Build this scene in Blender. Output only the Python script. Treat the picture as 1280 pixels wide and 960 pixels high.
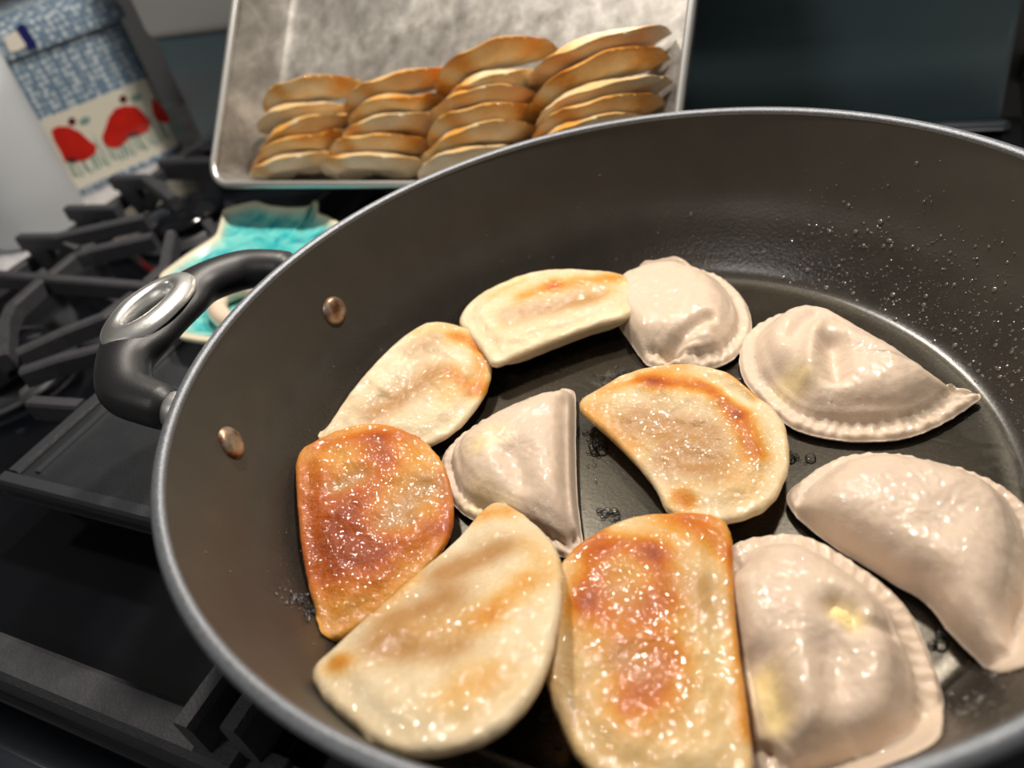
import bpy, bmesh, math, random
import numpy as np
from mathutils import Vector, Matrix, noise

# ------------------------------------------------------------------ clear
for o in list(bpy.data.objects):
    bpy.data.objects.remove(o)
SC = bpy.context.scene
COL = SC.collection
random.seed(4)
rng = np.random.default_rng(4)

# ------------------------------------------------------------------ camera
# stove frame: X to the right along the stove front, Y to its back, Z up; cooktop glass at z=0, pan centre at the origin
FPX = 1000.0
_p, _r, _y = math.radians(38), math.radians(-15), math.radians(33)
F = np.array([0, math.cos(_p), -math.sin(_p)]); R0 = np.array([1.0, 0, 0]); U0 = np.cross(R0, F)
RX = R0*math.cos(_r) + U0*math.sin(_r); UP = -R0*math.sin(_r) + U0*math.cos(_r)
ZR = np.array([[math.cos(_y), -math.sin(_y), 0], [math.sin(_y), math.cos(_y), 0], [0, 0, 1]])
F, RX, UP = ZR@F, ZR@RX, ZR@UP
CAM = ZR@np.array([-.0452, -.2223, .2676])
cd = bpy.data.cameras.new('camera'); cam = bpy.data.objects.new('camera', cd); COL.objects.link(cam)
cam.matrix_world = Matrix(((RX[0], UP[0], -F[0], CAM[0]), (RX[1], UP[1], -F[1], CAM[1]), (RX[2], UP[2], -F[2], CAM[2]), (0, 0, 0, 1)))
cd.sensor_width = 36; cd.lens = FPX/1280*36; cd.clip_start = .01
cd.dof.use_dof = True; cd.dof.focus_distance = .315; cd.dof.aperture_fstop = 7.0
SC.camera = cam

# ------------------------------------------------------------------ world, lamps, exposure
w = bpy.data.worlds.new('world'); SC.world = w; w.use_nodes = True
w.node_tree.nodes['Background'].inputs[0].default_value = (1, .95, .88, 1)
w.node_tree.nodes['Background'].inputs[1].default_value = .13
def area(name, loc, target, size, power, color):
    l = bpy.data.lights.new(name, 'AREA'); l.shape = 'DISK'; l.size = size; l.energy = power; l.color = color
    o = bpy.data.objects.new(name, l); COL.objects.link(o); o.location = loc
    o.rotation_euler = (Vector(target)-Vector(loc)).to_track_quat('-Z', 'Y').to_euler()
area('hood_lamp', (-.30, .31, .62), (-.15, .12, 0), .055, 3.5, (1, .91, .80))
area('hood_lamp', (.04, .31, .62), (.03, .05, 0), .055, 4.0, (1, .91, .80))
area('fill_lamp', (-.7, -1.3, 1.75), (0, 0, 0), .5, 8, (1, .96, .9))  # unseen fill lamp, added at front left to brighten backguard panel and canister
vs = SC.view_settings
vs.view_transform = 'Standard'; vs.look = 'None'; vs.gamma = 1; vs.use_curve_mapping = False; vs.exposure = 0.0

# ------------------------------------------------------------------ helpers
def ray(x, y): return (x-640)/FPX*RX - (y-480)/FPX*UP + F
def at(x, y, z):
    d = ray(x, y); return CAM + d*((z-CAM[2])/d[2])
def on(x, y, P, n):
    d = ray(x, y); return CAM + d*(np.dot(P-CAM, n)/np.dot(d, n))
def lin(r, g, b):
    f = lambda c: (c/255/12.92 if c/255 <= .04045 else ((c/255+.055)/1.055)**2.4)
    return (f(r), f(g), f(b), 1)

def mesh(name, verts, faces, mat=None, parent=None, smooth=True, attrs=None, loc=None):
    m = bpy.data.meshes.new(name)
    m.from_pydata([tuple(v) for v in verts], [], [tuple(int(i) for i in f) for f in faces])
    if smooth: m.polygons.foreach_set('use_smooth', [True]*len(m.polygons))
    if attrs:
        for k, a in attrs.items():
            at_ = m.attributes.new(k, 'FLOAT', 'POINT'); at_.data.foreach_set('value', np.asarray(a, np.float32))
    m.update()
    if mat: m.materials.append(mat)
    o = bpy.data.objects.new(name, m); COL.objects.link(o)
    if loc is not None: o.location = loc
    if parent: o.parent = parent
    return o
def from_bm(name, bm, mat, parent=None, smooth=True):
    bmesh.ops.recalc_face_normals(bm, faces=bm.faces)
    m = bpy.data.meshes.new(name); bm.to_mesh(m); bm.free()
    if smooth: m.polygons.foreach_set('use_smooth', [True]*len(m.polygons))
    m.materials.append(mat)
    o = bpy.data.objects.new(name, m); COL.objects.link(o)
    if parent: o.parent = parent
    return o
def empty(name, loc=(0, 0, 0)):
    o = bpy.data.objects.new(name, None); COL.objects.link(o); o.location = loc; o.empty_display_size = .02; return o
def tag(o, label, cat, group=None, kind=None):
    o['label'] = label; o['category'] = cat
    if group: o['group'] = group
    if kind: o['kind'] = kind
    return o
def put(o, root):
    """parent o under root, keeping world-space vertices"""
    o.parent = root; o.matrix_parent_inverse = Matrix.Translation(-Vector(root.location)); return o
def box_bm(bm, c, s, M=None, bev=0.0, seg=2):
    g = bmesh.ops.create_cube(bm, size=1)
    vsx = g['verts']
    for v in vsx:
        v.co = Vector((v.co.x*s[0], v.co.y*s[1], v.co.z*s[2]))
    if bev:
        es = list({e for v in vsx for e in v.link_edges})
        r = bmesh.ops.bevel(bm, geom=es, offset=bev, segments=seg, affect='EDGES', profile=.5)
        vsx = list(set(r['verts']) | {v for v in vsx if v.is_valid})
    for v in vsx:
        v.co = (M@v.co if M else v.co) + Vector(c)
def box(name, lo, hi, mat, parent=None, bev=.002, seg=2):
    bm = bmesh.new(); lo, hi = Vector(lo), Vector(hi)
    box_bm(bm, (lo+hi)/2, hi-lo, None, bev, seg)
    o = from_bm(name, bm, mat, None, True)
    return put(o, parent) if parent else o
def spline(P, n, closed=False):
    P = np.asarray(P, float); k = len(P); out = []
    segs = k if closed else k-1
    for i in range(segs):
        g = (lambda j: P[j % k]) if closed else (lambda j: P[min(max(j, 0), k-1)])
        a, b, c, d = g(i-1), g(i), g(i+1), g(i+2)
        for t in np.linspace(0, 1, 12, endpoint=False):
            out.append(.5*((2*b)+(-a+c)*t+(2*a-5*b+4*c-d)*t*t+(-a+3*b-3*c+d)*t**3))
    if not closed: out.append(P[-1])
    out = np.array(out)
    Q = np.vstack([out, out[:1]]) if closed else out
    L = np.r_[0, np.cumsum(np.linalg.norm(np.diff(Q, axis=0), axis=1))]
    t = np.linspace(0, L[-1], n, endpoint=not closed)
    return np.stack([np.interp(t, L, Q[:, j]) for j in range(P.shape[1])], 1)
def tube(path, radii, nseg=16, upv=(0, 0, 1), flat=None):
    """swept ellipse along path; radii per point (a across, b along up)"""
    path = np.asarray(path); n = len(path); V = []; Fc = []
    for i in range(n):
        T = path[min(i+1, n-1)]-path[max(i-1, 0)]; T /= np.linalg.norm(T)
        A = np.cross(T, upv); A /= np.linalg.norm(A); B = np.cross(A, T)
        ra, rb = radii[i]
        for k in range(nseg):
            q = 2*math.pi*k/nseg; V.append(path[i]+A*ra*math.cos(q)+B*rb*math.sin(q))
    for i in range(n-1):
        for k in range(nseg):
            k2 = (k+1) % nseg; Fc.append((i*nseg+k, i*nseg+k2, (i+1)*nseg+k2, (i+1)*nseg+k))
    Fc.append(tuple(range(nseg))[::-1]); Fc.append(tuple((n-1)*nseg+k for k in range(nseg)))
    return V, Fc
def lathe(prof, n=160):
    V = []; Fc = []; k = len(prof)
    for i in range(n):
        a = 2*math.pi*i/n
        for r, z in prof: V.append((r*math.cos(a), r*math.sin(a), z))
    for i in range(n):
        i2 = (i+1) % n
        for j in range(k-1): Fc.append((i*k+j, i2*k+j, i2*k+j+1, i*k+j+1))
    return V, Fc

# ------------------------------------------------------------------ materials
class NT:
    def __init__(s, name):
        s.m = bpy.data.materials.new(name); s.m.use_nodes = True; s.t = s.m.node_tree
        s.b = s.t.nodes['Principled BSDF']
    def n(s, t, **k):
        x = s.t.nodes.new('ShaderNode'+t)
        for a, v in k.items(): setattr(x, a, v)
        return x
    def l(s, a, b): s.t.links.new(a, b)
    def coord(s, kind='Object'): return s.n('TexCoord').outputs[kind]
    def noise(s, scale, detail=4, rough=.55, vec=None, dist=0):
        x = s.n('TexNoise'); x.inputs['Scale'].default_value = scale; x.inputs['Detail'].default_value = detail
        x.inputs['Roughness'].default_value = rough; x.inputs['Distortion'].default_value = dist
        s.l(vec if vec is not None else s.coord(), x.inputs['Vector']); return x.outputs['Fac']
    def ramp(s, fac, stops):
        x = s.n('ValToRGB'); e = x.color_ramp.elements
        while len(e) < len(stops): e.new(.5)
        for i, (p, c) in enumerate(stops):
            e[i].position = p; e[i].color = c if not isinstance(c, (int, float)) else (c, c, c, 1)
        s.l(fac, x.inputs[0]); return x.outputs[0]
    def math(s, op, a, b=None, c=None, clamp=False):
        x = s.n('Math', operation=op, use_clamp=clamp)
        for i, v in enumerate((a, b, c)):
            if v is None: continue
            if isinstance(v, (int, float)): x.inputs[i].default_value = v
            else: s.l(v, x.inputs[i])
        return x.outputs[0]
    def mix(s, f, a, b, mode='MIX'):
        x = s.n('Mix', data_type='RGBA', blend_type=mode)
        for i, v in ((0, f), (6, a), (7, b)):
            if isinstance(v, (int, float)): x.inputs[i].default_value = v
            elif isinstance(v, tuple): x.inputs[i].default_value = v
            else: s.l(v, x.inputs[i])
        return x.outputs[2]
    def attr(s, name): return s.n('Attribute', attribute_name=name).outputs['Fac']
    def bump(s, h, strength, dist, prev=None):
        x = s.n('Bump'); x.inputs['Strength'].default_value = strength; x.inputs['Distance'].default_value = dist
        s.l(h, x.inputs['Height'])
        if prev is not None: s.l(prev, x.inputs['Normal'])
        return x.outputs[0]
    def set(s, **k):
        for a, v in k.items():
            i = s.b.inputs[a.replace('_', ' ')]
            if isinstance(v, (int, float, tuple)): i.default_value = v
            else: s.l(v, i)
        return s
def plain(name, c, rough=.5, metal=0, bump=None, var=None, **k):
    t = NT(name); t.set(Roughness=rough, Metallic=metal, **k)
    if var: t.set(Base_Color=t.ramp(t.noise(var, 5), [(.3, tuple(x*.7 for x in c[:3])+(1,)), (.7, c)]))
    else: t.set(Base_Color=c)
    if bump: t.set(Normal=t.bump(t.noise(bump[0], 3), bump[1], .001))
    return t.m

def dough_mat(name, pale):
    t = NT(name)
    b, wet, edge = t.attr('brown'), t.attr('wet'), t.attr('edge')
    n1 = t.noise(90, 5, .6); n2 = t.noise(650, 5, .7)
    jit = t.math('ADD', t.math('MULTIPLY', t.math('SUBTRACT', n1, .5), .55), t.math('MULTIPLY', t.math('SUBTRACT', n2, .5), .55))
    if pale:
        fac = t.math('ADD', b, t.math('MULTIPLY', jit, .35), clamp=True)
        col = t.ramp(fac, [(0, lin(208, 188, 171)), (.35, lin(210, 188, 154)), (.7, lin(196, 164, 108)), (1, lin(186, 142, 78))])
    else:
        fac = t.math('ADD', b, t.math('MULTIPLY', jit, t.math('ADD', .30, t.math('MULTIPLY', b, .5))), clamp=True)
        col = t.ramp(fac, [(0, lin(218, 204, 176)), (.2, lin(210, 178, 126)), (.4, lin(202, 142, 58)), (.6, lin(190, 108, 18)), (.82, lin(172, 82, 8)), (1, lin(140, 58, 5))])
    col = t.mix(t.math('MULTIPLY', wet, .95), col, lin(168, 124, 74) if not pale else lin(232, 208, 150))
    t.set(Base_Color=col)
    f1 = t.noise(330 if not pale else 240, 2, .5); f2 = t.noise(1300 if not pale else 900, 2, .6)
    nb = t.bump(f1, .26 if not pale else .16, .0012)
    nb = t.bump(f2, .32 if not pale else .22, .0005, nb)
    t.set(Normal=nb, Roughness=t.math('SUBTRACT', .5, t.math('MULTIPLY', wet, .2)), Coat_Weight=.6 if not pale else .45, Coat_Roughness=.05, Coat_IOR=1.55, Specular_IOR_Level=.18)
    vo = t.n('TexVoronoi', feature='SMOOTH_F1'); vo.inputs['Scale'].default_value = 430 if not pale else 620; vo.inputs['Smoothness'].default_value = .35
    wv = t.n('VectorMath', operation='ADD'); nz_ = t.n('TexNoise'); nz_.inputs['Scale'].default_value = 300; t.l(t.coord(), nz_.inputs['Vector'])
    sc_ = t.n('VectorMath', operation='SCALE'); sc_.inputs['Scale'].default_value = .003; t.l(nz_.outputs['Color'], sc_.inputs[0])
    t.l(t.coord(), wv.inputs[0]); t.l(sc_.outputs[0], wv.inputs[1]); t.l(wv.outputs[0], vo.inputs['Vector'])
    msk = t.ramp(t.noise(75, 3, .6), [(.32, .3), (.52, 1.0)])
    hh = t.math('MULTIPLY', t.math('MULTIPLY', vo.outputs['Distance'], -1), msk)
    cb = t.bump(hh, 1.0, .00085 if not pale else .00036)
    cb = t.bump(t.noise(170, 2, .5), .4, .0020 if not pale else .0016, cb)
    t.l(cb, t.b.inputs['Coat Normal'])
    t.set(Subsurface_Weight=.25 if pale else 0.0, Subsurface_Radius=(1.0, .6, .35), Subsurface_Scale=.004)
    return t.m
M = {}
M['pale'] = dough_mat('boiled_dough', True)
M['fried'] = dough_mat('fried_dough', False)
M['filling'] = plain('potato_filling', lin(235, 214, 150), .6, bump=(900, .6))

def pan_mat():
    t = NT('nonstick_coating')
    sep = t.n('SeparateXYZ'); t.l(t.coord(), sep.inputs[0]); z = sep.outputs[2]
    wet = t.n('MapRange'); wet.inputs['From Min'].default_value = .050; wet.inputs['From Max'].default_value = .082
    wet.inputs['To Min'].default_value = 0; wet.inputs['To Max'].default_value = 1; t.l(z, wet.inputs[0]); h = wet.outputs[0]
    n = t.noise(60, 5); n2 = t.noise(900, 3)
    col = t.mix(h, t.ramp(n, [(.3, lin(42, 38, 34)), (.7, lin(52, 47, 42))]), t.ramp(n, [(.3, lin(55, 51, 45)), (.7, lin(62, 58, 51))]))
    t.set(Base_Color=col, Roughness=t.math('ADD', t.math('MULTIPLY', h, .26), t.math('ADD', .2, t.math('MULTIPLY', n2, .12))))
    hb = t.n('MapRange'); hb.inputs['From Min'].default_value = .041; hb.inputs['From Max'].default_value = .05; hb.inputs['To Min'].default_value = .08; hb.inputs['To Max'].default_value = 1; t.l(z, hb.inputs[0])
    n3 = t.noise(620, 3, .6)
    t.set(Normal=t.bump(t.math('MULTIPLY', t.math('MULTIPLY', n3, hb.outputs[0]), t.math('SUBTRACT', 1.12, h)), .55, .0006), Specular_IOR_Level=.6)
    return t.m
M['pan'] = pan_mat()
M['pan_out'] = plain('anodised_exterior', lin(58, 56, 58), .4, .3, bump=(1200, .2))
t = NT('bare_aluminium_rim'); nn = t.noise(1500, 3)
t.set(Base_Color=t.ramp(nn, [(.3, lin(92, 96, 102)), (.75, lin(140, 144, 150))]), Metallic=.5, Roughness=.45, Normal=t.bump(nn, .3, .0005)); M['rim'] = t.m
t = NT('stained_steel_rivet'); nn = t.noise(160, 5)
t.set(Base_Color=t.ramp(nn, [(.35, lin(120, 78, 48)), (.6, lin(178, 160, 140)), (.8, lin(200, 190, 176))]), Metallic=.7, Roughness=.38); M['rivet'] = t.m
M['rubber'] = plain('soft_black_plastic', lin(30, 30, 33), .42, bump=(1600, .12))
M['chrome'] = plain('polished_chrome', (.95, .95, .93, 1), .3, .95, bump=(220, .1))
M['steel'] = plain('brushed_steel', (.72, .72, .72, 1), .38, .9)
M['iron'] = plain('cast_iron', lin(62, 62, 67), .55, bump=(700, .35), var=120)
M['iron_dark'] = plain('griddle_iron', lin(46, 48, 52), .42, bump=(900, .3), var=60)
M['iron_edge'] = plain('polished_iron_edge', lin(58, 60, 64), .3, bump=(700, .25))
M['glass_black'] = plain('black_enamel', lin(12, 14, 19), .1)
M['panel'] = plain('dark_panel_glass', lin(84, 104, 110), .4, bump=(40, .03))
M['grey_box'] = plain('grey_control_housing', lin(196, 194, 190), .5)
M['apron'] = plain('stove_front_enamel', lin(30, 36, 44), .35, var=30)
t = NT('worn_aluminium')
sc = t.n('Mapping'); sc.inputs['Scale'].default_value = (1, .5, 1); t.l(t.coord(), sc.inputs[0])
n1 = t.noise(28, 8, .7, dist=.6); n2 = t.noise(90, 8, .7, vec=sc.outputs[0]); 
f_ = t.math('ADD', t.math('MULTIPLY', n1, .6), t.math('MULTIPLY', n2, .4))
t.set(Base_Color=t.ramp(f_, [(.34, lin(112, 108, 103)), (.5, lin(146, 143, 138)), (.66, lin(184, 181, 176))]), Metallic=.55, Roughness=t.ramp(n2, [(.3, .34), (.7, .5)]), Normal=t.bump(n2, .12, .0008)); M['tray'] = t.m
M['tray_rim'] = plain('bright_rolled_rim', lin(206, 206, 204), .3, .8)
t = NT('turquoise_glaze'); e = t.attr('edge'); n1 = t.noise(45, 4, .6, dist=1.2); n2 = t.noise(110, 4)
c_ = t.ramp(n1, [(.3, lin(24, 120, 150)), (.47, lin(60, 178, 182)), (.65, lin(118, 206, 200))])
c_ = t.mix(t.math('ADD', e, t.math('MULTIPLY', t.math('SUBTRACT', n2, .5), .5), clamp=True), c_, lin(222, 212, 184))
t.set(Base_Color=c_, Roughness=.12, Coat_Weight=.6, Coat_Roughness=.05); M['glaze'] = t.m
M['cream'] = plain('cream_glaze', lin(226, 206, 184), .15, Coat_Weight=.5)
t = NT('white_marble'); n1 = t.noise(22, 8, .7, dist=1.5)
t.set(Base_Color=t.ramp(n1, [(.35, lin(150, 150, 156)), (.5, lin(205, 205, 208)), (.7, lin(226, 226, 226))]), Roughness=.2); M['marble'] = t.m
M['wall'] = plain('painted_wall', lin(150, 150, 150), .6, bump=(300, .1))
M['stone'] = plain('grey_brown_counter', lin(128, 124, 120), .35, var=80)
# painted pottery
def pottery():
    t = NT('blue_dotted_pottery'); co = t.coord()
    v = t.n('TexVoronoi'); v.inputs['Scale'].default_value = 170; v.inputs['Randomness'].default_value = .35; t.l(co, v.inputs['Vector'])
    dots = t.ramp(v.outputs['Distance'], [(.2, lin(222, 228, 230)), (.36, lin(168, 184, 196)), (.55, lin(112, 134, 156))])
    z = t.attr('band')
    white = t.mix(z, dots, lin(226, 222, 206))
    t.set(Base_Color=white, Roughness=.15, Coat_Weight=.4)
    return t.m
M['pottery'] = pottery()
M['red'] = plain('poppy_red_paint', lin(206, 42, 32), .2, var=90)
M['leaf'] = plain('sage_green_paint', lin(128, 158, 148), .2)
M['navy'] = plain('navy_paint', lin(34, 38, 100), .2)
M['maroon'] = plain('maroon_paint', lin(96, 34, 44), .2)
M['ivory'] = plain('ivory_paint', lin(232, 226, 212), .2)
t = NT('frosted_plastic'); t.set(Base_Color=lin(232, 236, 240), Roughness=.35, Transmission_Weight=.35, IOR=1.25); M['frost'] = t.m
t = NT('cooking_oil'); fr = t.n('Fresnel'); fr.inputs[0].default_value = 1.47
tr = t.n('BsdfTransparent'); tr.inputs[0].default_value = (.93, .9, .82, 1); gl = t.n('BsdfGlossy'); gl.inputs['Roughness'].default_value = .06
bn = t.bump(t.noise(70, 2, .4, dist=.6), .25, .0024); t.l(bn, gl.inputs['Normal']); t.l(bn, fr.inputs['Normal'])
mx = t.n('MixShader'); t.l(fr.outputs[0], mx.inputs[0]); t.l(tr.outputs[0], mx.inputs[1]); t.l(gl.outputs[0], mx.inputs[2])
t.l(mx.outputs[0], t.t.nodes['Material Output'].inputs[0]); M['oil'] = t.m
t = NT('oil_drop'); t.set(Base_Color=lin(84, 80, 74), Roughness=.1, Specular_IOR_Level=.8, Coat_Weight=1.0, Coat_Roughness=.05); M['drop'] = t.m
t = NT('oil_bubble'); fr = t.n('Fresnel'); fr.inputs[0].default_value = 1.47; tr = t.n('BsdfTransparent'); gl = t.n('BsdfGlossy'); gl.inputs['Roughness'].default_value = .05
mx = t.n('MixShader'); t.l(fr.outputs[0], mx.inputs[0]); t.l(tr.outputs[0], mx.inputs[1]); t.l(gl.outputs[0], mx.inputs[2]); t.l(mx.outputs[0], t.t.nodes['Material Output'].inputs[0]); M['bubble'] = t.m

# ================================================================== SETTING
def struct(o, label=None):
    o['kind'] = 'structure'
    if label: o['label'] = label
    return o
struct(box('wall_back', (-1.6, .56, -.9), (1.2, .60, 1.4), M['wall'], None, 0))
struct(box('wall_left', (-1.64, -1.2, -.9), (-1.6, .60, 1.4), M['wall'], None, 0))
struct(box('floor', (-1.64, -1.2, -.94), (1.2, .60, -.9), M['stone'], None, 0))
tag(box('countertop', (-1.5, -.17, -.042), (-.632, .56, -.012), M['marble'], None, .003), 'white marble countertop left of the stove, under the pottery canister', 'countertop')
tag(box('countertop', (.150, -.17, -.042), (1.1, .56, -.012), M['stone'], None, .003), 'grey brown countertop at the right end of the stove', 'countertop')

# ---- stove: cooktop with its parts
st = empty('stove', (-.24, .1, -.9)); tag(st, 'black glossy gas stove with dark backguard under the pans', 'stove')
box('oven_body', (-.622, -.19, -.9), (.142, .43, -.032), M['apron'], st, .004)
box('cooktop_surface', (-.622, -.158, -.032), (.142, .405, 0), M['glass_black'], st, .003)
bm = bmesh.new(); P = [(-.158, -.006), (-.158, -.030), (-.215, -.055), (-.215, -.040), (-.172, -.0065)]
va = [[bm.verts.new((x, y, z)) for (y, z) in P] for x in (-.622, .142)]
bm.faces.new(va[0]); bm.faces.new(va[1][::-1])
for i in range(5): bm.faces.new((va[0][i], va[0][(i+1) % 5], va[1][(i+1) % 5], va[1][i]))
bmesh.ops.bevel(bm, geom=list(bm.edges), offset=.0012, segments=2, affect='EDGES')
put(from_bm('front_panel', bm, M['apron']), st)
box('backguard', (-.60, .382, .0), (.128, .425, .118), M['panel'], st, .004)
box('backguard_ledge', (-.60, .371, -.0), (.134, .382, .009), M['apron'], st, .005, 3)
box('control_housing', (-.60, .372, .116), (.128, .50, .32), M['grey_box'], st, .010, 4)

# ---- burner grate on the left: bars and fingers of cast iron
GT = .036
def bar_mesh(bm, P, wd=.0085, h=.012, top=GT):
    """flat-topped bar following a polyline with slightly rounded top edges"""
    P = [np.array(p[:2]) for p in P]; n = len(P); ringsv = []
    prof = [(-.5, -1), (-.5, -.15), (-.36, 0), (.36, 0), (.5, -.15), (.5, -1)]
    for i in range(n):
        a = P[max(i-1, 0)]; b = P[min(i+1, n-1)]; T = (b-a)/np.linalg.norm(b-a); N = np.array([-T[1], T[0]])
        ringsv.append([bm.verts.new((P[i][0]+N[0]*wd*u, P[i][1]+N[1]*wd*u, top+h*v)) for u, v in prof])
    for i in range(n-1):
        for k in range(6): bm.faces.new((ringsv[i][k], ringsv[i][(k+1) % 6], ringsv[i+1][(k+1) % 6], ringsv[i+1][k]))
    bm.faces.new(ringsv[0]); bm.faces.new(ringsv[-1][::-1])
gr = empty('burner_grate', (-.47, .1, 0)); tag(gr, 'black cast iron burner grate on the left side of the stove', 'grate')
def bar(pts, name='grate_bar', px=True, root=gr, **k):
    bm = bmesh.new()
    top = k.get('top', GT)
    bar_mesh(bm, [at(x, y, top) if px else (x, y) for x, y in pts], **k)
    return put(from_bm(name, bm, M['iron'], None, False), root)
bar([(-.585, .0935), (-.352, .0935)], 'crossbar', px=False)
bar([(0, 445), (3, 400), (12, 380), (50, 347)], 'grate_finger')
bar([(60, 342), (90, 318), (112, 310), (190, 292)], 'grate_finger')
bar([(180, 352), (204, 330), (212, 290)], 'grate_finger')
bar([(20, 438), (75, 413), (127, 393), (166, 365)], 'grate_finger')
bar([(257, 274), (270, 292), (222, 328)], 'grate_finger')
bar([(24, 462), (70, 446), (125, 432)], 'grate_finger')
bar([(36, 499), (100, 503)], 'grate_finger')
bar([(-.335, .0935), (-.335, .31), (-.585, .31)], 'grate_bar', px=False, top=.024, h=.02)
bar([(-.585, .31), (-.585, -.13), (-.36, -.13)], 'grate_bar', px=False, top=.016, h=.012)
# bracketed side fingers: finger on top, leg down to the frame, slanted strut
for y0, pts in ((None, [(22, 294), (70, 293), (180, 268)]), (None, [(82, 258), (145, 257)]), (None, [(138, 220), (180, 219), (216, 246)])):
    f_ = bar(pts, 'bracket_finger')
    a = at(*pts[0], GT); b = at(*pts[1], GT); dirn = (b-a)/np.linalg.norm(b-a)
    bm = bmesh.new(); N = np.array([-dirn[1], dirn[0], 0])*.004
    q = [a+dirn*.001, a+dirn*.026, a+dirn*.030-np.array([0, 0, GT-.003]), a+dirn*.014-np.array([0, 0, GT-.0])]
    q = [np.array([*p_[:2], p_[2]-.004 if i < 2 else p_[2]]) for i, p_ in enumerate(q)]
    q2 = [a+dirn*.018-np.array([0, 0, GT-.004]), a+dirn*.030-np.array([0, 0, GT-.001]), a+dirn*.062-np.array([0, 0, .012]), a+dirn*.052-np.array([0, 0, .006])]
    for qq in (q, q2):
        A = [bm.verts.new(p_+N) for p_ in qq]; B = [bm.verts.new(p_-N) for p_ in qq]
        bm.faces.new(A); bm.faces.new(B[::-1])
        for i in range(4): bm.faces.new((A[i], A[(i+1) % 4], B[(i+1) % 4], B[i]))
    put(from_bm('bracket_leg', bm, M['iron'], None, False), gr)
# burners under the left grate
def burner(cx, cy, R, label):
    b = empty('gas_burner', (cx, cy, 0)); tag(b, label, 'burner')
    V, Fc = lathe([(0, .004), (R*1.25, .004), (R*1.28, 0), (R*1.1, .006), (R*.95, .008), (R*.9, .012), (0, .012)], 40); mesh('burner_head', V, Fc, M['steel'] if False else M['iron_dark'], b)
    V, Fc = lathe([(R*.5, .012), (R*1.0, .0125), (R*1.03, .0145), (R*.97, .0175), (R*.85, .0200), (R*.6, .0225), (R*.3, .0238), (0, .0242)], 40); mesh('burner_cap', V, Fc, M['glass_black'], b)
burner(-.478, .222, .036, 'black gas burner with a glossy cap at the back of the left grate')
burner(-.470, .020, .040, 'black gas burner at the front of the left grate')

# ---- griddle plate in the middle
gd = empty('griddle_plate', (-.22, .04, .0)); tag(gd, 'flat black griddle plate with raised rim between the burners, under the frying pan', 'griddle')
GX0, GX1, GY0, GY1 = -.319, -.131, -.078, .165
box('plate', (GX0, GY0, .022), (GX1, GY1, .0325), M['iron_dark'], gd, .003, 3)
def rimbar(a, b):
    bm = bmesh.new(); bar_mesh(bm, [a, b], wd=.008 if a[0] < GX0+.01 else .005, h=.012, top=.0355 if a[0] < GX0+.01 else .0338); put(from_bm('raised_rim', bm, M['iron_edge'], None, False), gd)
rimbar((GX0+.004, GY0+.0082), (GX0+.004, GY1-.0082)); rimbar((GX0, GY0+.004), (GX1, GY0+.004))
rimbar((GX0, GY1-.004), (GX1, GY1-.004)); rimbar((GX0+.0175, GY0+.012), (GX0+.0175, GY1-.012))
for x in (GX0+.02, GX1-.02):
    for yy in (GY0+.02, GY1-.02): box('foot', (x-.008, yy-.008, 0), (x+.008, yy+.008, .0222), M['iron_dark'], gd, .002)

# ---- front grate: frame bar along the stove front and the fingers that carry the frying pan
g2 = empty('burner_grate', (-.02, -.1, 0)); tag(g2, 'black cast iron grate with short fingers under the near edge of the frying pan', 'grate')
bar([(-.60, -.1455), (-.108, -.1455)], 'front_rail', px=False, root=st, wd=.017, h=.018, top=.018)
for p_ in ([(-.122, -.150), (-.122, .09)], [(-.104, -.146), (-.104, -.03)], [(.11, -.150), (.11, .165)], [(.04, -.150), (.04, -.02)], [(.012, .02), (.11, .02)]):
    bar(p_, 'grate_finger', px=False, root=g2, top=.0357, h=.022)
bar([(-.108, -.1455), (.13, -.1455)], 'grate_bar', px=False, root=g2, wd=.009, h=.012, top=.012)
for x in (-.095, .11): box('foot', (x-.005, -.151, 0), (x+.005, -.141, .015), M['iron'], g2, .001)

# ================================================================== FRYING PAN
PAN = [(0, .040), (.110, .040), (.1245, .0400), (.1272, .0408), (.1295, .0424), (.1322, .0455), (.1362, .0512), (.1400, .0575), (.1442, .0660), (.1500, .0765), (.1548, .0920), (.1590, .1060), (.1606, .1112)]
_pr = np.array(PAN)
def panz(r): return np.interp(r, _pr[:, 0], _pr[:, 1])
def panr(z): return np.interp(z, _pr[2:, 1], _pr[2:, 0])
pan = empty('frying_pan', (0, 0, .036)); tag(pan, 'large dark non-stick frying pan with looped black handle, full of pierogies', 'frying pan')
inner = [(r, z) for r, z in spline(PAN, 46)]
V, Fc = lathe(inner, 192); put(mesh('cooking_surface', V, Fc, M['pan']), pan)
outer = [(0, .0358), (.112, .0358), (.126, .0362), (.134, .0382), (.1405, .0435), (.1458, .053), (.1500, .064), (.1545, .0765), (.1590, .092), (.1630, .106), (.1640, .1105)]
V, Fc = lathe(outer, 192); put(mesh('outer_wall', V, [f[::-1] for f in Fc], M['pan_out']), pan)
V, Fc = lathe([(.1605, .1108), (.1603, .1118), (.1608, .1127), (.1622, .1131), (.1640, .1128), (.1650, .1118), (.1648, .1106), (.1638, .1100)], 192); put(mesh('rim', V, Fc, M['rim']), pan)
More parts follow.
